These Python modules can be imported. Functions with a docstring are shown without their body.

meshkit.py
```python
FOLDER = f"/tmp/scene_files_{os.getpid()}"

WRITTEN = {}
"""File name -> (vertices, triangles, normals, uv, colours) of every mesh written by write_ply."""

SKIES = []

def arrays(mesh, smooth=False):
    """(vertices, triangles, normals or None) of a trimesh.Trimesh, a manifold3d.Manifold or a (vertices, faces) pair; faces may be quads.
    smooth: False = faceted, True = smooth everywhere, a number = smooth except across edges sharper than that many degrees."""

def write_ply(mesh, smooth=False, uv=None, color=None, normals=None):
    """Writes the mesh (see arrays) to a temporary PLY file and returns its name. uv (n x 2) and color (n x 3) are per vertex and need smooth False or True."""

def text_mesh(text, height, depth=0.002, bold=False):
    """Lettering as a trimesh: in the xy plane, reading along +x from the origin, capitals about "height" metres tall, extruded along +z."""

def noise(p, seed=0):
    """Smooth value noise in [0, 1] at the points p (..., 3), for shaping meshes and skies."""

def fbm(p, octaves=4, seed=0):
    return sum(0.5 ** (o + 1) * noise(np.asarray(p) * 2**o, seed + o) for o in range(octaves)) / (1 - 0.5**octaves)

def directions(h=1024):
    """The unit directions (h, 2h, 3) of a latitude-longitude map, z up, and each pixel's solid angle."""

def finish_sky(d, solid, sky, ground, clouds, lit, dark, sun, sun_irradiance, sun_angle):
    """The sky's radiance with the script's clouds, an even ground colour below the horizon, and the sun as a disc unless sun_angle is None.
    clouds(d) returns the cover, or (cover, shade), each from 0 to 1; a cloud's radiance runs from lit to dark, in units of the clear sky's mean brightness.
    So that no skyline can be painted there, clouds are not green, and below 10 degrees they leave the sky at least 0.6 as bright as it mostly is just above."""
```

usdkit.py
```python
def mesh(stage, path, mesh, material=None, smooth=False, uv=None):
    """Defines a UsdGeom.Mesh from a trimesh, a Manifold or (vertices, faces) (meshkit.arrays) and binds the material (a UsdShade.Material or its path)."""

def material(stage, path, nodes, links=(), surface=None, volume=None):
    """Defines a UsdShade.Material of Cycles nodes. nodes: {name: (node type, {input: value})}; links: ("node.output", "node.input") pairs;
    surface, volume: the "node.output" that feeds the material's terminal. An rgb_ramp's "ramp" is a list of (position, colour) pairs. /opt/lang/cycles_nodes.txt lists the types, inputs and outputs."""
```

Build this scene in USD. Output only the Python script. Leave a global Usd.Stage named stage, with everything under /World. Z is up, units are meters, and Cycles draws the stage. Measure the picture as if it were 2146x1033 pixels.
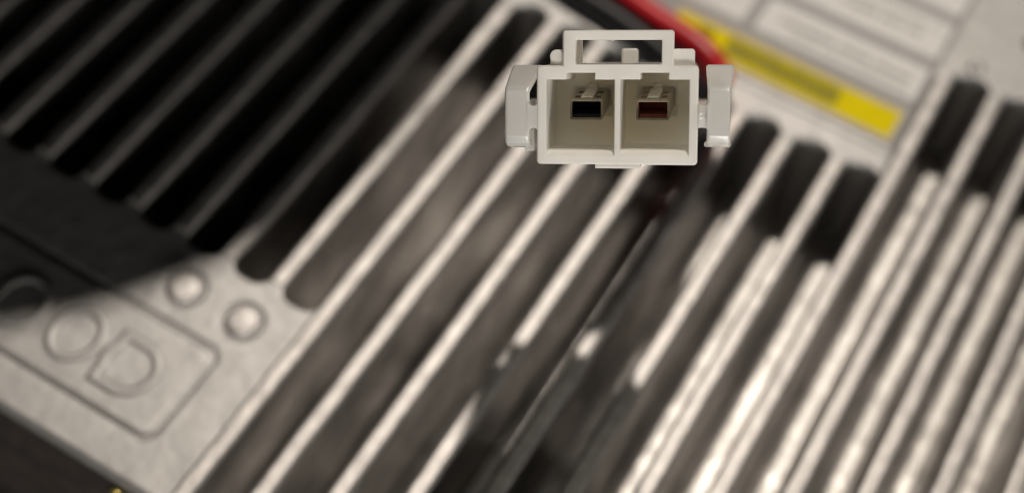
import math, numpy as np, trimesh, usdkit, meshkit
import manifold3d as m3
from manifold3d import Manifold, CrossSection
from shapely.geometry import Polygon, box as sbox, Point, LineString
from shapely.ops import unary_union
from shapely import contains_xy, distance, points as shp_points, boundary
from pxr import Usd, UsdGeom, UsdLux, UsdShade, Gf, Sdf, Vt

stage = Usd.Stage.CreateInMemory()
UsdGeom.SetStageUpAxis(stage, UsdGeom.Tokens.z); UsdGeom.SetStageMetersPerUnit(stage, 1.0)
UsdGeom.Xform.Define(stage, '/World'); UsdGeom.Scope.Define(stage, '/World/Looks')
MM = 0.001
rng = np.random.default_rng(7)

# ------------------------------------------------------------------ camera (all lengths below in millimetres, written out in metres)
CAM = np.array([64.965, -119.372, 199.127])
FWD = np.array([-0.23250, 0.50008, -0.83419])
RGT = np.array([0.8590, 0.5076, 0.0649]); RGT -= FWD * (RGT @ FWD); RGT /= np.linalg.norm(RGT)
DWN = np.cross(FWD, RGT)
FPX, CX, CY = 2900.0, 1073.0, 516.5
cam = UsdGeom.Camera.Define(stage, '/World/camera')
mtx = Gf.Matrix4d(1)
for i, (r, t) in enumerate(((RGT, 0), (-DWN, 0), (-FWD, 0), (CAM * MM, 1))):
    mtx.SetRow(i, Gf.Vec4d(*map(float, r), t))
cam.AddTransformOp().Set(mtx)
cam.CreateHorizontalApertureAttr(36.0); cam.CreateVerticalApertureAttr(36.0 * 492 / 1024)
cam.CreateFocalLengthAttr(36.0 * FPX / 2146)
cam.CreateFStopAttr(36.0 * FPX / 2146 / 5.9)
cam.CreateFocusDistanceAttr(0.1765)
cam.CreateClippingRangeAttr(Gf.Vec2f(0.005, 50))
cam.CreateExposureAttr(0.54)

# ------------------------------------------------------------------ lamps and added fill lights
TO_LAMP = np.array([-0.138, 0.46, 1.0]); TO_LAMP /= np.linalg.norm(TO_LAMP)
def look(prim, pos, target):
    z = np.array(pos, float) - np.array(target, float); z /= np.linalg.norm(z)
    x = np.cross([0, 0, 1.0], z); x /= np.linalg.norm(x); y = np.cross(z, x)
    q = Gf.Matrix4d(1)
    for i, (r, t) in enumerate(((x, 0), (y, 0), (z, 0), (np.array(pos) * MM, 1))):
        q.SetRow(i, Gf.Vec4d(*map(float, r), t))
    prim.AddTransformOp().Set(q)
key = UsdLux.DiskLight.Define(stage, '/World/ceiling_lamp')
key.CreateRadiusAttr(0.03); key.CreateIntensityAttr(860.0); key.CreateColorAttr(Gf.Vec3f(1.0, 0.905, 0.80))
look(key, TO_LAMP * 1400, (20, 0, 0))
fill = UsdLux.RectLight.Define(stage, '/World/fill_light')  # low fill panel added to brighten the connector face
fill.CreateWidthAttr(1.3); fill.CreateHeightAttr(0.17); fill.CreateIntensityAttr(14.5); fill.CreateColorAttr(Gf.Vec3f(1.0, 0.95, 0.88))
look(fill, (1040, -880, 112), (20, 0, 50))
side = UsdLux.RectLight.Define(stage, '/World/side_fill')  # weak second fill added to lift the dark groove ends
side.CreateWidthAttr(0.9); side.CreateHeightAttr(0.25); side.CreateIntensityAttr(2.2); side.CreateColorAttr(Gf.Vec3f(1.0, 0.95, 0.88))
look(side, (330, -1350, 260), (40, 20, 0))
dome = UsdLux.DomeLight.Define(stage, '/World/room_glow')
dome.CreateIntensityAttr(1.0)
dm = usdkit.material(stage, '/World/Looks/room_glow', {'b': ('background_shader', {'color': (1.0, 0.93, 0.86), 'strength': 0.004})}, surface='b.background')
UsdShade.MaterialBindingAPI.Apply(dome.GetPrim()).Bind(dm)

# ------------------------------------------------------------------ materials
def mat(name, nodes, links, surface='p.BSDF'):
    return usdkit.material(stage, '/World/Looks/' + name, nodes, links, surface=surface)
def cast_metal(name, c0, c1, rough, metallic=0.85, bump=0.35, rv=0.08):
    return mat(name, {
        'g': ('geometry', {}),
        'n1': ('noise_texture', {'scale': 120.0, 'detail': 4.0, 'roughness': 0.6}),
        'n2': ('noise_texture', {'scale': 1500.0, 'detail': 4.0, 'roughness': 0.65}),
        'n3': ('noise_texture', {'scale': 330.0, 'detail': 2.0}),
        'c': ('rgb_ramp', {'ramp': [(0.3, c0), (0.68, c1)]}),
        'r': ('map_range', {'from_min': 0.3, 'from_max': 0.7, 'to_min': rough - rv, 'to_max': rough + rv}),
        'a': ('math', {'math_type': 'multiply_add', 'value2': 0.5, 'value3': 0.0}),
        'h': ('math', {'math_type': 'add'}),
        'b': ('bump', {'strength': bump, 'distance': 0.00025}),
        'p': ('principled_bsdf', {'metallic': metallic}),
    }, [('g.position', 'n1.vector'), ('g.position', 'n2.vector'), ('g.position', 'n3.vector'), ('n1.fac', 'c.fac'), ('c.color', 'p.base_color'),
        ('n3.fac', 'r.value'), ('r.result', 'p.roughness'), ('n2.fac', 'a.value1'), ('a.value', 'h.value1'), ('n3.fac', 'h.value2'), ('h.value', 'b.height'), ('b.normal', 'p.normal')])
def plain(name, c, rough=0.5, metallic=0.0, var=0.12, scale=300.0, bump=0.0, bev=0.0, **kw):
    nodes = {'g': ('geometry', {}), 'n': ('noise_texture', {'scale': scale, 'detail': 3.0}),
             'c': ('rgb_ramp', {'ramp': [(0.3, tuple(x * (1 - var) for x in c)), (0.7, tuple(min(1, x * (1 + var)) for x in c))]}),
             'p': ('principled_bsdf', {'roughness': rough, 'metallic': metallic, **kw})}
    links = [('g.position', 'n.vector'), ('n.fac', 'c.fac'), ('c.color', 'p.base_color')]
    last = None
    if bev:
        nodes['v'] = ('bevel', {'radius': bev, 'samples': 8}); last = 'v.bevel'
    if bump:
        nodes['b'] = ('bump', {'strength': bump, 'distance': 0.0002}); links.append(('n.fac', 'b.height'))
        if last: links.append((last, 'b.normal'))
        last = 'b.normal'
    if last: links.append((last, 'p.normal'))
    return mat(name, nodes, links)
METAL = mat('fin_metal', {
    'g': ('geometry', {}), 'm': ('mapping', {'scale': (1.0, 0.45, 0.6)}),
    'n1': ('noise_texture', {'scale': 85.0, 'detail': 3.0, 'roughness': 0.55}),
    'n2': ('noise_texture', {'scale': 1500.0, 'detail': 4.0, 'roughness': 0.65}),
    'n3': ('noise_texture', {'scale': 330.0, 'detail': 2.0}),
    'x': ('separate_xyz', {}), 'z': ('map_range', {'range_type': 'smoothstep', 'from_min': -0.0011, 'from_max': -0.0003, 'to_min': 0.0, 'to_max': 1.0, 'clamp': True}),
    'c': ('rgb_ramp', {'ramp': [(0.34, (0.20, 0.19, 0.18)), (0.52, (0.50, 0.48, 0.46)), (0.68, (0.90, 0.87, 0.84))]}),
    'k': ('rgb_ramp', {'ramp': [(0.3, (0.44, 0.42, 0.405)), (0.7, (0.62, 0.595, 0.57))]}),
    'q': ('mix_color', {}), 'rr': ('mix_float', {'a': 0.42, 'b': 0.5}),
    'h': ('math', {'math_type': 'add'}), 'b': ('bump', {'strength': 0.4, 'distance': 0.00025}),
    'p': ('principled_bsdf', {'metallic': 0.88}),
}, [('g.position', 'm.vector'), ('m.vector', 'n1.vector'), ('g.position', 'n2.vector'), ('g.position', 'n3.vector'), ('g.position', 'x.vector'), ('x.z', 'z.value'),
    ('n1.fac', 'c.fac'), ('n3.fac', 'k.fac'), ('z.result', 'q.fac'), ('c.color', 'q.a'), ('k.color', 'q.b'), ('q.result', 'p.base_color'), ('z.result', 'rr.fac'), ('rr.result', 'p.roughness'),
    ('n2.fac', 'h.value1'), ('n3.fac', 'h.value2'), ('h.value', 'b.height'), ('b.normal', 'p.normal')])
FLOOR = cast_metal('cast_aluminium_floor', (0.42, 0.405, 0.388), (0.74, 0.715, 0.685), 0.49, 0.85, 0.7)
PLATE = cast_metal('cast_aluminium_pad', (0.45, 0.442, 0.431), (0.50, 0.49, 0.478), 0.57, 0.96, 0.10, 0.025)
NYLON = plain('white_nylon', (0.87, 0.84, 0.765), 0.33, 0, 0.045, 160.0, bump=0.06, bev=0.00018, subsurface_weight=0.3, subsurface_scale=0.0015, subsurface_radius=(1.0, 0.8, 0.55))
NYLON_THIN = plain('white_nylon_wing', (0.87, 0.84, 0.765), 0.24, 0, 0.03, 250.0, bump=0.04, coat_weight=0.4, coat_roughness=0.15, bev=0.00022, subsurface_weight=0.5, subsurface_scale=0.002, subsurface_radius=(1.0, 0.85, 0.65))
TIN = plain('tinned_brass', (0.74, 0.69, 0.57), 0.33, 0.4, 0.12, 900.0, bev=0.0001)
SHELL = plain('terminal_shell', (0.36, 0.32, 0.235), 0.36, 0.5, 0.15, 900.0, bev=0.0001)
DARKLINER = plain('dark_liner', (0.045, 0.052, 0.055), 0.5, 0.6, 0.2, 700.0)  # liner near black: the darkness of the hollow is put into its colour
COPPER = plain('dark_copper', (0.34, 0.13, 0.08), 0.4, 0.4, 0.3, 900.0)
RED = plain('red_insulation', (0.66, 0.02, 0.03), 0.35, 0, 0.06)
BLACKW = plain('black_insulation', (0.012, 0.012, 0.013), 0.4, 0, 0.1)
BLACK = plain('blocker_black', (0.010, 0.0085, 0.008), 0.55, 0, 0.15)
CHASSIS = plain('black_chassis_paint', (0.016, 0.014, 0.013), 0.5, 0, 0.2)
EDGE = plain('shaded_edge', (0.03, 0.024, 0.021), 0.55, 0, 0.3)  # the darkness of the wall facing away from light is put into this colour
BENCH = plain('bench_top_dark', (0.035, 0.028, 0.024), 0.6, 0, 0.3, 40.0)
STICK = plain('label_silver', (0.46, 0.455, 0.445), 0.7, 0, 0.04, specular_ior_level=0.2)
WHITEP = plain('label_white', (0.95, 0.935, 0.91), 0.7, 0, 0.03, specular_ior_level=0.2)
CREAM = plain('label_cream_edge', (0.70, 0.60, 0.42), 0.7, 0, 0.05, specular_ior_level=0.2)
YELLOW = plain('label_yellow', (0.97, 0.79, 0.0), 0.75, 0, 0.04, specular_ior_level=0.15)
OLIVE = plain('label_olive_print', (0.25, 0.205, 0.015), 0.5, 0, 0.1)
OLIVEY = plain('label_olive_band', (0.50, 0.43, 0.015), 0.75, 0, 0.12, specular_ior_level=0.15)
GREYP = plain('label_grey_print', (0.36, 0.35, 0.33), 0.5, 0, 0.1)
BRASS = plain('brass', (0.75, 0.60, 0.18), 0.3, 0.8, 0.1)

# ------------------------------------------------------------------ prim helpers
names = {}
def path_for(parent, name):
    k = (parent, name); n = names.get(k, 0); names[k] = n + 1
    return f"{parent}/{name}" + (f"_{n:03d}" if n else '')
def meta(p, label=None, cat=None, group=None, kind=None):
    for k, v in (('label', label), ('category', cat), ('group', group), ('kind', kind)):
        if v: p.SetCustomDataByKey(k, v)
def thing(name, label, cat, loc=(0, 0, 0), group=None):
    x = UsdGeom.Xform.Define(stage, path_for('/World', name)); x.AddTranslateOp().Set(Gf.Vec3d(*[float(c) * MM for c in loc]))
    meta(x.GetPrim(), label, cat, group)
    x.loc = np.array(loc, float)
    return x
def part(name, mesh, m, parent=None, smooth=35, label=None, kind=None, off=None):
    """mesh in world millimetres; parent gives the origin it is written against."""
    pp = '/World' if parent is None else str(parent.GetPath())
    o = np.zeros(3)
    if parent is not None: o = parent.loc
    v, f, _ = meshkit.arrays(mesh)
    tm = trimesh.Trimesh((v - o) * MM, f, process=False)
    tm.merge_vertices()
    g = usdkit.mesh(stage, path_for(pp, name), tm, m, smooth)
    g.loc = o
    meta(g.GetPrim(), label, kind=kind)
    return g
def tri(m):
    q = m.to_mesh(); return trimesh.Trimesh(q.vert_properties[:, :3], q.tri_verts, process=False)
def cs(poly):
    polys = list(getattr(poly, 'geoms', [poly])); rings = []
    for g in polys:
        g = g.normalize()
        rings.append(np.array(g.exterior.coords)[:-1][::-1]); rings += [np.array(r.coords)[:-1][::-1] for r in g.interiors]
    return CrossSection(rings, m3.FillRule.EvenOdd)
def ext(poly, z0, z1):
    return Manifold.extrude(cs(poly), z1 - z0).translate((0, 0, z0))
def rrect(x0, y0, x1, y1, r, n=6):
    return sbox(x0 + r, y0 + r, x1 - r, y1 - r).buffer(r, quad_segs=n)
def hull2(pa, za, pb, zb, e=0.001):
    return Manifold.batch_hull([ext(pa, za, za + e), ext(pb, zb, zb + e)])
def rbox(x0, y0, z0, x1, y1, z1, r, n=2):
    s = Manifold.sphere(r, 4 * n)
    return Manifold.batch_hull([s.translate((x, y, z)) for x in (x0 + r, x1 - r) for y in (y0 + r, y1 - r) for z in (z0 + r, z1 - r)])
def heightfield(xs, ys, zf, zb):
    """closed solid: top surface zf(X, Y) over the grid, flat bottom at zb"""
    X, Y = np.meshgrid(xs, ys, indexing='ij'); Z = zf(X, Y); nx, ny = X.shape
    top = np.stack([X, Y, Z], -1).reshape(-1, 3); idx = np.arange(nx * ny).reshape(nx, ny)
    a, b, c, d = idx[:-1, :-1].ravel(), idx[1:, :-1].ravel(), idx[1:, 1:].ravel(), idx[:-1, 1:].ravel()
    F = [np.c_[a, b, c], np.c_[a, c, d]]
    ring = np.r_[idx[:, 0], idx[-1, 1:], idx[-2::-1, -1], idx[0, -2:0:-1]]
    bot = top[ring].copy(); bot[:, 2] = zb; n = len(ring); B = nx * ny + np.arange(n); nxt = np.roll(np.arange(n), -1)
    F += [np.c_[ring, B, B[nxt]], np.c_[ring, B[nxt], ring[nxt]]]
    cen = nx * ny + n
    F += [np.c_[B[nxt], B, np.full(n, cen)]]
    V = np.vstack([top, bot, [[X.mean(), Y.mean(), zb]]])
    return trimesh.Trimesh(V, np.vstack(F), process=False)
def sdist(poly, X, Y):
    p = shp_points(X.ravel(), Y.ravel()); d = distance(p, boundary(poly)); ins = contains_xy(poly, X.ravel(), Y.ravel())
    return np.where(ins, d, -d).reshape(X.shape)
def tube(pts, r, n=14, upto=1.0):
    P = np.array(pts, float)
    t = np.r_[0, np.cumsum(np.linalg.norm(np.diff(P, axis=0), axis=1))]
    from scipy.interpolate import CubicSpline
    c = CubicSpline(t, P); u = np.linspace(0, t[-1] * upto, 70); Q = c(u); T = c(u, 1); T /= np.linalg.norm(T, axis=1)[:, None]
    ref = np.array([0.2, 0.1, 1.0]); V = []
    for q, tt, r in zip(Q, T, np.interp(u / t[-1], np.linspace(0, 1, len(np.atleast_1d(r))), np.atleast_1d(r))):
        a = np.cross(tt, ref); a /= np.linalg.norm(a); b = np.cross(tt, a); ref = np.cross(a, tt)
        th = np.arange(n) / n * 2 * np.pi; V.append(q + r * (np.cos(th)[:, None] * a + np.sin(th)[:, None] * b))
    V = np.vstack(V); F = []
    for i in range(len(Q) - 1):
        for k in range(n):
            a, b = i * n + k, i * n + (k + 1) % n; F += [[a, b, b + n], [a, b + n, a + n]]
    m = len(V); V = np.vstack([V, Q[:1], Q[-1:]])
    for k in range(n):
        F += [[m, (k + 1) % n, k], [m + 1, m - n + k, m - n + (k + 1) % n]]
    return trimesh.Trimesh(V, F, process=False)

# ------------------------------------------------------------------ the bench underneath
part('bench_top', tri(rbox(-700, -500, -90, 700, 700, -62, 3)), BENCH, None, 35, kind='structure')

# ------------------------------------------------------------------ the finned amplifier case. Fins run along y, fin k stands at x = 10 k
H = 21.0                                                            # depth of the grooves
amp = thing('amplifier', 'finned bare cast aluminium amplifier case with embossed end pad and printed label', 'amplifier', (0, 0, -62))
AX0, AX1, AY0, AY1 = -124.0, 134.0, -69.5, 128.0
part('base_plate', tri(ext(sbox(AX0 + .5, AY0 + 5, AX1 - .5, AY1 - .5), -H - 7, -H)), FLOOR, amp)
part('chassis', tri(rbox(AX0 - 1, AY0 - 2, -62, AX1 + 1, AY1 + 1, -H - 7.02, 1.5)), CHASSIS, amp)
HW = 1.52
def fin_mesh(x, y0, y1, top=-0.02, wob=0):
    prof = []
    for (w, z) in ((1.0, -H - 0.3), (0.96, -H + 0.3), (0.55, -H + 1.6)):
        prof.append((HW + w, z))
    prof += [(HW + 0.12, -1.2), (HW + 0.03, -0.55), (HW - 0.16, -0.2), (HW - 0.5, -0.03), (HW - 0.8, 0.0)]
    prof = np.array(prof); prof = np.vstack([prof, (prof * [-1, 1])[::-1]])
    ys = np.arange(y0, y1, 1.6); ys = np.r_[ys, y1]; n = len(prof); V = []
    for y in ys:
        j = 0.05 * (meshkit.noise(np.array([x * 3.1, y * 0.35, 1.0])) - 0.5); k = 0.10 * (meshkit.noise(np.array([x * 3.1, y * 0.5, 9.0])) - 0.5)
        e = np.ones(n)
        V.append(np.c_[prof[:, 0] + x + j * 2, np.full(n, y), prof[:, 1] + top + np.where(prof[:, 1] > -1, k, 0)])
    V = np.vstack(V); F = []
    for i in range(len(ys) - 1):
        for k in range(n):
            a, b = i * n + k, i * n + (k + 1) % n; F += [[a, b, b + n], [a, b + n, a + n]]
    for k in range(1, n - 1):
        F += [[0, k + 1, k], [len(V) - n, len(V) - n + k, len(V) - n + k + 1]]
    m = trimesh.Trimesh(V, F, process=False)
    if m.volume < 0: m.invert()
    return m
for k in range(-12, 14):
    x = 10.0 * k
    y0 = -27.6 if k < -1 else AY0 + 0.6
    y1 = 49.0 if k < 6 else 80.0
    part('fin', fin_mesh(x, y0, y1), METAL, amp, 40)

def slot(xc, y0, y1):
    return rrect(xc - 3.44, y0, xc + 3.44, y1, 2.6)
def wall(sd, rnd=0.55, zt=0.0, draft=1.2):
    """height of a pad at the distance sd inside its outline: rounded edge, drafted wall"""
    t = np.clip(sd / rnd, 0, 1); z = zt - rnd * (1 - np.sqrt(np.clip(1 - (1 - t) ** 2, 0, 1)))
    low = zt - rnd + sd * (H / draft)
    return np.maximum(np.where(sd >= 0, z, low), -H - 0.2)

# end pad at the near left: border groove, round bosses, letters
pad = sbox(-140, AY0 - 30, -9.0, -26.2).difference(unary_union([slot(10 * k + 5, -29.4, 0) for k in range(-14, -1)]))
PZ = -0.35
BOSS = [(-20.6 - 11.8 * k, -36.7) for k in range(2)]
def pad_z(X, Y):
    z = wall(sdist(pad, X, Y), 0.6, PZ)
    g = rrect(-150, -62.0, -20.0, -43.5, 2.2); d = np.abs(sdist(g, X, Y)); z -= 0.32 * np.exp(-(d / 0.55) ** 2)
    z += np.where(contains_xy(g, X.ravel(), Y.ravel()).reshape(X.shape), 0.12, 0)
    for bx, by in BOSS:
        r = np.hypot(X - bx, Y - by); z -= 0.35 * np.exp(-((r - 3.2) / 0.5) ** 2)
    z += 0.10 * (meshkit.fbm(np.stack([X * 0.35, Y * 0.35, X * 0], -1), 3) - 0.5)
    e = np.clip((AY0 + 1.2 - Y) / 1.2, 0, 1); z -= 1.2 * (1 - np.sqrt(np.clip(1 - e * e, 0, 1)))
    return z
part('end_pad', heightfield(np.arange(AX0, -8.69, 0.33), np.arange(AY0, -25.0, 0.33), pad_z, -H - 0.1), PLATE, amp, 40)
# sloping outer wall of the near side
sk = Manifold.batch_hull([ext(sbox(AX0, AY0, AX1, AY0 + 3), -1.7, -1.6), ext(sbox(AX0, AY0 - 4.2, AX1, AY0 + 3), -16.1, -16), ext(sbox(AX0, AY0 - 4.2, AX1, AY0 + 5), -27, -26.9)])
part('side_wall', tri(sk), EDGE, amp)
for bx, by in BOSS:
    th = np.linspace(0, 2 * np.pi, 40, endpoint=False)
    prof = np.array([(0.0, 0.78), (1.4, 0.75), (2.2, 0.68), (2.7, 0.5), (2.95, 0.0), (3.0, -0.8)])
    b = trimesh.creation.revolve(prof, sections=36); b.apply_translation((bx, by, PZ))
    part('boss', b, METAL, amp, 40)
# embossed letters, their strokes standing proud with sloping flanks
def letter(poly, h=0.4, mid=0.0):
    x0, y0, x1, y1 = poly.bounds
    return heightfield(np.arange(x0 - .6, x1 + .6, 0.2), np.arange(y0 - .6, y1 + .6, 0.2), lambda X, Y: PZ + 0.1 - 0.12 + np.clip(sdist(poly, X, Y) / 0.9 + 0.2, -0.3, 1) * h, PZ - 1.2)
def oval(xc, yc, a, b):
    return Polygon([(xc + a * math.cos(t), yc + b * math.sin(t)) for t in np.linspace(0, 2 * math.pi, 60, endpoint=False)])
for xc in (-41.3, -52.8):
    part('embossed_letter', letter(oval(xc, -53.0, 5.1, 5.6).difference(oval(xc, -53.0, 3.0, 3.6))), PLATE, amp, 40, label='embossed letter O')
def dshape(x0, x1, y0, y1):
    r = (y1 - y0) / 2; c = (x1 - r, (y0 + y1) / 2)
    return unary_union([sbox(x0, y0, c[0], y1), Point(c).buffer(r, quad_segs=16)])
part('embossed_letter', letter(dshape(-35.4, -24.8, -58.8, -47.6).difference(dshape(-33.2, -27.0, -56.5, -49.9))), PLATE, amp, 40, label='embossed letter D')

# far pad with the label on it; its front edge is stepped back at the right
far = unary_union([sbox(-140, 47.0, 58.7, 140), sbox(50, 78.6, 150, 140)])
far = far.difference(unary_union([slot(10 * k + 5, 0, 50.6) for k in range(-14, 6)] + [slot(10 * k + 5, 20, 82.2) for k in range(6, 15)]))
def far_z(X, Y):
    z = wall(sdist(far, X, Y), 0.7, 0.0)
    d = np.abs(sdist(rrect(-16, 56.3, 58.0, 110, 1.5), X, Y)); z -= 0.3 * np.exp(-(d / 0.5) ** 2)
    r = np.hypot(X - 72.5, Y - 97.5); z -= np.clip((2.4 - r) / 0.4, 0, 1) * 8
    return z + 0.10 * (meshkit.fbm(np.stack([X * 0.3, Y * 0.3, X * 0 + 5], -1), 3) - 0.5)
part('far_pad', heightfield(np.arange(AX0, AX1 + .1, 0.45), np.arange(46.0, AY1, 0.45), far_z, -H - 0.1), PLATE, amp, 40)
pin = trimesh.creation.revolve(np.array([(0, 1.3), (0.9, 1.15), (1.5, 0.7), (1.7, 0.0), (1.7, -1)]), sections=28); pin.apply_translation((64.2, 84.3, 0))
part('pin', pin, METAL, amp, 40)
nut = tri(Manifold.sphere(1.25, 24).scale((1, 0.7, 0.8)).translate((-19.4, -70.5, -3.4)))
part("rivet", nut, BRASS, amp, label="small brass rivet on the near side wall")

# printed label
def sheet(x0, y0, x1, y1, z, t=0.06, r=0.6):
    return tri(ext(rrect(x0, y0, x1, y1, r), z, z + t))
lab = part('label', sheet(-8, 57.2, 57.2, 108, 0.09, 0.09, 1.0), STICK, amp)
part('cream_border', sheet(8.6, 57.9, 56.7, 67.0, 0.19, 0.03), CREAM, lab)
part('olive_band', sheet(20.5, 60.0, 44.5, 64.9, 0.27, 0.015, 0.2), OLIVEY, lab)
part('olive_band', sheet(14.2, 60.4, 17.6, 64.6, 0.27, 0.015, 0.5), OLIVEY, lab)
part('yellow_strip', sheet(9.3, 58.9, 56.0, 65.6, 0.23, 0.03, 0.2), YELLOW, lab)
for (x0, y0, x1, y1) in ((23.0, 69.8, 58.6 - 1.8, 79.0), (23.0, 82.0, 56.8, 92.5), (-6.5, 69.8, 20.5, 92.5), (-6.5, 95.5, 56.8, 106.5)):
    part('white_panel', sheet(x0, y0, x1, y1, 0.19, 0.03), WHITEP, lab)
def fine_print(x0, x1, y, hgt, m, name, z=0.30):
    ms, x = [], x0
    while x < x1:
        w = rng.uniform(0.35, 0.75)
        ms.append(ext(sbox(x, y, x + w, y + hgt * rng.uniform(0.7, 1.0)), z, z + 0.012)); x += w + rng.uniform(0.12, 0.35) + (0.8 if rng.random() < .12 else 0)
    part(name, trimesh.util.concatenate([tri(m_) for m_ in ms]), m, lab, kind='stuff')
fine_print(21.5, 44.0, 60.5, 1.4, OLIVE, 'fine_print'); fine_print(21.5, 43.5, 62.9, 1.5, OLIVE, 'fine_print')
fine_print(30, 55, 71.4, 1.0, GREYP, 'fine_print', 0.225); fine_print(30, 55, 89.0, 1.0, GREYP, 'fine_print', 0.225); fine_print(27, 54, 73.9, 1.6, GREYP, 'fine_print', 0.225); fine_print(35, 52, 86.0, 1.6, GREYP, 'fine_print', 0.225)

# ------------------------------------------------------------------ the white two-way connector, square to the lens and above the fins
D0 = 172.6
def ray(px, py):
    return FWD + RGT * (px - CX) / FPX + DWN * (py - CY) / FPX
C0 = CAM + ray(1293, 243) * D0                                     # middle of its front face
AXIS = FWD + RGT * (0.0759 + 0.05) + DWN * (-0.0943 - 0.045); AXIS /= np.linalg.norm(AXIS)     # from the mouth towards the wires
EZ = -AXIS
EX = RGT - EZ * (RGT @ EZ); EX /= np.linalg.norm(EX)
EY = np.cross(EZ, EX)
def w2c(p): return np.array([(p - C0) @ EX, (p - C0) @ EY, (p - C0) @ EZ])
def C(px, py, z=0.0):
    """connector coordinates of the point of the plane z (behind the mouth: negative) that stands at this place of the photograph"""
    r = ray(px, py); t = ((C0 + EZ * z - CAM) @ EZ) / (r @ EZ)
    q = w2c(CAM + r * t); return float(q[0]), float(q[1])
def to_world(m):
    t = tri(m) if isinstance(m, Manifold) else m
    return trimesh.Trimesh(C0 + np.asarray(t.vertices) @ np.stack([EX, EY, EZ]), t.faces, process=False)
def prect(px0, py0, px1, py1, z=0.0, r=0.0):
    a, b = C(px0, py0, z), C(px1, py1, z); x0, x1 = sorted((a[0], b[0])); y0, y1 = sorted((a[1], b[1]))
    return rrect(x0, y0, x1, y1, r) if r else sbox(x0, y0, x1, y1)
conn = thing('connector', 'white nylon two way plug housing above the fins on red and black wires', 'connector', C0)
DEEP, BACK = -13.5, -31.0  # rear stretched out of sight so the cast shadow reaches further
out = prect(1125, 138, 1461, 347, r=0.5)
body = hull2(out.buffer(-0.16), -0.001, out, -0.2) + ext(out, BACK, -0.19)
body += ext(prect(1247, 340, 1341, 354), BACK, -0.15) 
cells = [(1146, 1286), (1301, 1442)]
for x0, x1 in cells:
    c = prect(x0, 167, x1, 317)
    wide = prect(x0 - 1, 167, x1 + 1, 327)
    cx0, cy0, cx1, cy1 = c.bounds
    body -= ext(c, DEEP, 1) + hull2(wide, 0.02, c, -0.75)
    nx = x0 + 41
    body -= ext(prect(nx, 153, nx + 60, 170), DEEP, 1)
frame = hull2(prect(1180, 64, 1412, 150, r=0.35).buffer(-.1), -0.001, prect(1180, 64, 1412, 150, r=0.35), -0.15) + ext(prect(1180, 64, 1412, 150, r=0.35), -4.5, -0.14)
shoulder = ext(prect(1180, 70, 1219, 142, -5), -7.0, -4.4)
burr = rbox(C(1283, 84)[0] - 0.12, C(1283, 84)[1] - 0.14, -0.5, C(1283, 84)[0] + 0.16, C(1283, 84)[1] + 0.2, -0.15, 0.05)
window = ext(prect(1206, 84, 1387, 136, r=0.12), -4.6, 1)
for x0, x1 in cells: body -= ext(prect(x0 + 80, 180, x0 + 106, 189, DEEP), DEEP - 2.5, DEEP + 1)
body = (body + frame + shoulder) - window + burr
part('housing', to_world(body), NYLON, conn, 30)

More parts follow.
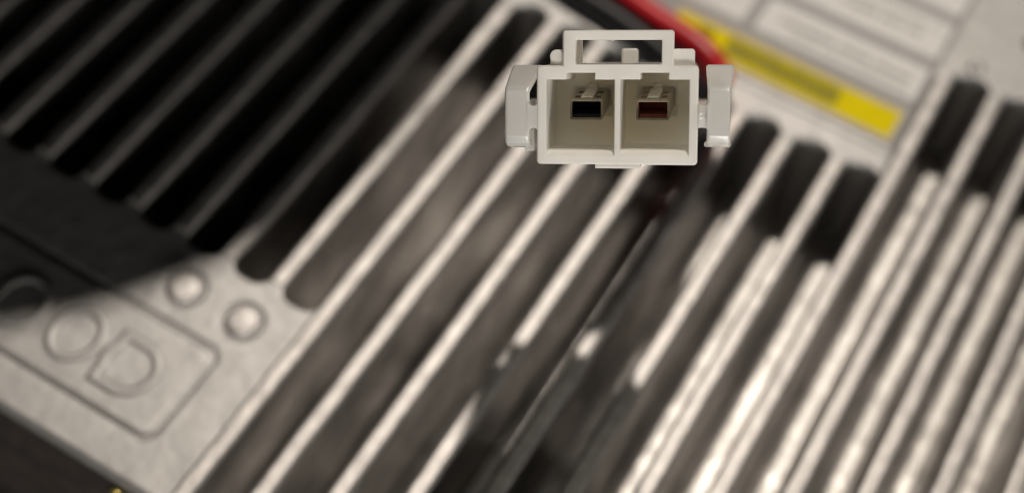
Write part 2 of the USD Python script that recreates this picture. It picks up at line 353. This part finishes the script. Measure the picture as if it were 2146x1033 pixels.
# latch guard over the top
lx0, ly = C(1212, 136); lx1, _ = C(1382, 136)
lev = rbox(lx0, ly - 0.6, -16, lx1, ly + 0.12, -5.5, 0.15) + rbox(lx0 + 4.9, ly - 0.1, -11.5, lx0 + 7.1, ly + 2.05, -9.3, 0.35)
part('latch_lever', to_world(lev), NYLON, conn, 40)
ny = C(1166, 119); part('guide_nub', to_world(Manifold.cylinder(13, 0.86, 0.86, 28).translate((ny[0], ny[1], -13.6)) + ext(sbox(ny[0] - 0.86, ny[1] - 1.6, ny[0] + 0.9, ny[1]), -13.5, -0.9)), NYLON, conn, 40)
nb = prect(1410, 103, 1456, 142, -0.8, r=0.4); part('guide_nub', to_world(ext(nb, -13, -0.8)), NYLON, conn, 40)

# spring wings: a C of thin nylon on each side, carried by a web
def wing(px0, px1, flare, s):
    x0, yt = C(px0, 188); x1, yb = C(px1, 306)
    segs = []
    def plate(a, b, xa0, xa1, xb0, xb1, t=0.75):
        (ya, za), (yb_, zb) = a, b; r = t / 2; sp = Manifold.sphere(r, 16)
        segs.append(Manifold.batch_hull([sp.translate(p) for p in ((xa0 + r, ya, za), (xa1 - r, ya, za), (xb0 + r, yb_, zb), (xb1 - r, yb_, zb))]))
    li, ri = (flare * .3, flare) if s > 0 else (-0.25, 1.25)
    lb, rb = (flare * .5, flare * .5) if s > 0 else (-0.1, 0.75)
    P = [((yt + 2.62, -6.5), (x0 - li, x1 + ri)), ((yt + 1.3, -3.2), (x0 - li * .45, x1 + ri * .5)), ((yt + 0.1, -0.85), (x0, x1 + ri * .12)), ((yt - 0.32, -0.5), (x0, x1)),
         ((yb + 1.3, -0.42), (x0, x1)), ((yb + 0.6, -0.75), (x0, x1)), ((yb + 0.22, -1.7), (x0, x1)), ((yb - 0.12, -4.5), (x0 - lb, x1 + rb))]
    for (a, xa), (b, xb) in zip(P[:-1], P[1:]): plate(a, b, *xa, *xb)
    m = segs[0]
    for q in segs[1:]: m += q
    return m
for px0, px1, web, s in ((1057, 1109, (1104, 1130), -1), (1483, 1530, (1456, 1488), 1)):
    w = wing(px0, px1, 0.55, s)
    p = prect(web[0], 222, web[1], 268, -0.5)
    if s < 0: w += ext(prect(1104, 264, 1123, 314, -4), -6.5, -2.2)
    # the web widens into both with round fillets
    e = prect(web[0] - 3, 214, web[1] + 3, 276, -0.5); bx0, by0, bx1, by1 = e.bounds
    a, b = C(1125 if s < 0 else 1461, 245), C(px1 if s < 0 else px0, 245); m0, m1 = sorted((a[0], b[0]))
    fil = e.intersection(sbox(m0 - .3, by0, m1 + .3, by1)).difference(unary_union([rrect(m0 - 0.02, by1 - 0.48, m1 + 0.02, by1 + 3, .42), rrect(m0 - 0.02, by0 - 3, m1 + 0.02, by0 + 0.48, .42)]))
    w += ext(fil, -7.0, -0.06)
    wx0, wx1 = sorted((C(1125 if s < 0 else 1461, 245)[0], C(px0 + 3 if s < 0 else px1 - 3, 245)[0])); wy0, wy1 = e.bounds[1] + 0.7, e.bounds[3] - 0.7
    w += ext(sbox(wx0 - (.3 if s > 0 else 0), wy0, wx1 + (.3 if s < 0 else 0), wy1), -29, -6.9)  # hidden bar added behind the web to widen the cast shadow
    part('locking_wing', to_world(w), NYLON_THIN, conn, 45)

# terminals: folded sheet metal boxes standing in the two cells
def terminal(px, py, inner, name_label, zf):
    w, h, t = 4.25, 2.62, 0.25
    x, y = C(px, py, zf)
    o = rrect(x - w / 2, y - h / 2, x + w / 2, y + h / 2, 0.28); i = rrect(x - w / 2 + t, y - h / 2 + t, x + w / 2 - t, y + h / 2 - t, 0.16)
    tb = ext(o.difference(i), DEEP - 0.5, zf)
    for sx in (-1, 1):                                             # windows beside the tongue
        tb -= ext(rrect(x + sx * 1.32 - 0.38, y + h / 2 - 0.7, x + sx * 1.32 + 0.38, y + h / 2 + 0.4, 0.1), zf - 2.6, zf - 1.0)
        tb -= ext(rrect(x + sx * 1.28 - 0.36, y + h / 2 - 0.7, x + sx * 1.28 + 0.36, y + h / 2 + 0.4, 0.1), zf - 5.4, zf - 3.6)
    def skew(m): return to_world(m.warp_batch(lambda v: v + np.c_[(zf - v[:, 2]) * 0.07, (zf - v[:, 2]) * 0.19, v[:, 2] * 0]))
    g = part('terminal', skew(tb), SHELL, conn, 30, label=name_label)
    part('tongue', skew(rbox(x - 0.78, y + h / 2 - 0.12, zf - 5.6, x + 0.78, y + h / 2 + 0.3, zf - 0.35, 0.1)), TIN, g, 30)
    part('tongue_hook', skew(rbox(x - 0.62, y + h / 2 - 0.1, zf - 7.0, x + 0.62, y + h / 2 + 0.75, zf - 5.9, 0.12)), TIN, g, 30)
    part('liner_spring', skew((ext(i.buffer(0.02), DEEP - 0.4, zf - 0.25) - ext(i.buffer(-0.08), zf - 4.5, 1)) + rbox(x - w / 2 + t, y - h / 2 + t - .02, zf - 5, x + w / 2 - t, y - h / 2 + t + .3, zf - 0.6, 0.05)), inner, g, 30)  # liner added so the inside and windows look dark, plus the spring blade
    return x, y
for (px, py, inner, lb, zf) in ((1229, 230, DARKLINER, 'tinned terminal with a black inside', -6.0), (1368, 231, COPPER, 'tinned terminal with a dark reddish inside', -5.2)):
    x, y = terminal(px, py, inner, lb, zf)
    part('seat_block', to_world(ext(rrect(x - 2.3, y - 1.2, x + 3.0, y + 2.9, .3), DEEP - 0.1, DEEP + 0.7) - ext(rrect(x - 1.9, y - 0.8, x + 2.75, y + 2.5, .2), DEEP - 1, 1)), NYLON, conn, 30)

# wires out of the back, sinking to lie on the far pad and leaving towards the far left
def wire(px_exit, path, m, label, r, dark_cover=None):
    x, y = C(px_exit, 240)
    w0 = C0 + EX * x + EY * y + EZ * (BACK + 1); w1 = C0 + EX * x + EY * y + EZ * (BACK - 5)
    g = part('wire', tube([w0, w1] + path, r), m, conn, 60, label=label)
    if dark_cover: part('dark_cover', tube([w0, w1] + path, 1.85, upto=dark_cover), BLACKW, g, 60)  # black tube added to keep the wing gap dark and stop red reflections
def at(px, py, depth): return CAM + ray(px, py) * depth
wire(1371, [at(1425, 244, 214), at(1466, 246, 224), at(1494, 238, 234), at(1507, 212, 243), at(1508, 180, 250), (22.0, 54.6, 2.6), (18, 56.6, 2.6), (9.7, 58.4, 2.6), (-2, 61, 2.6), (-25, 69, 2.8), (-60, 87, 2.8)], RED, 'red insulated wire', [1.6] * 5 + [2.1] + [2.5] * 8, 0.335)
wire(1232, [(23.6, 12, 34), (25.2, 19.5, 26), (26.0, 28, 16), (26.0, 36.5, 7.5), (23.5, 44, 4.4), (17, 49.4, 2.8), (9.8, 52.2, 2.4), (2.7, 54.2, 2.3), (-8.5, 56, 2.3), (-32, 62, 2.3), (-66, 78, 2.3)], BLACKW, 'black insulated wire', 2.3)

# ------------------------------------------------------------------ an added, unseen black disc on a stand above the left fins, out of the picture, whose shadow lies over them
HB = 130.0
lampc = TO_LAMP * 1400; SH = np.array([-119.0, 14.0, 0.0]); SR = 98.6
c1 = SH + (lampc - SH) * HB / lampc[2]; RS = SR * (1 - HB / lampc[2]) / 98.0
blocker = thing('added_blocker', 'added round black disc, unseen, blocking light from the left fins', 'light_blocker', c1)
prof = np.array([(0, 52), (16, 52), (18, 48), (20, 34), (60, 24), (90, 8), (98, 0), (96.5, 0), (88, 6), (58, 21), (0, 26)])
m = trimesh.creation.revolve(prof * RS * [1, 0.3], sections=72); m.apply_translation(c1); part('blocker_disc', m, BLACK, blocker, 30)
part('blocker_arm', tube([c1 + [0, 0, 11], c1 + [-20, 20, 90], c1 + [-140, 120, 170], c1 + [-200, 170, 60], c1 + [-210, 180, -165]], 7), BLACK, blocker, 60)
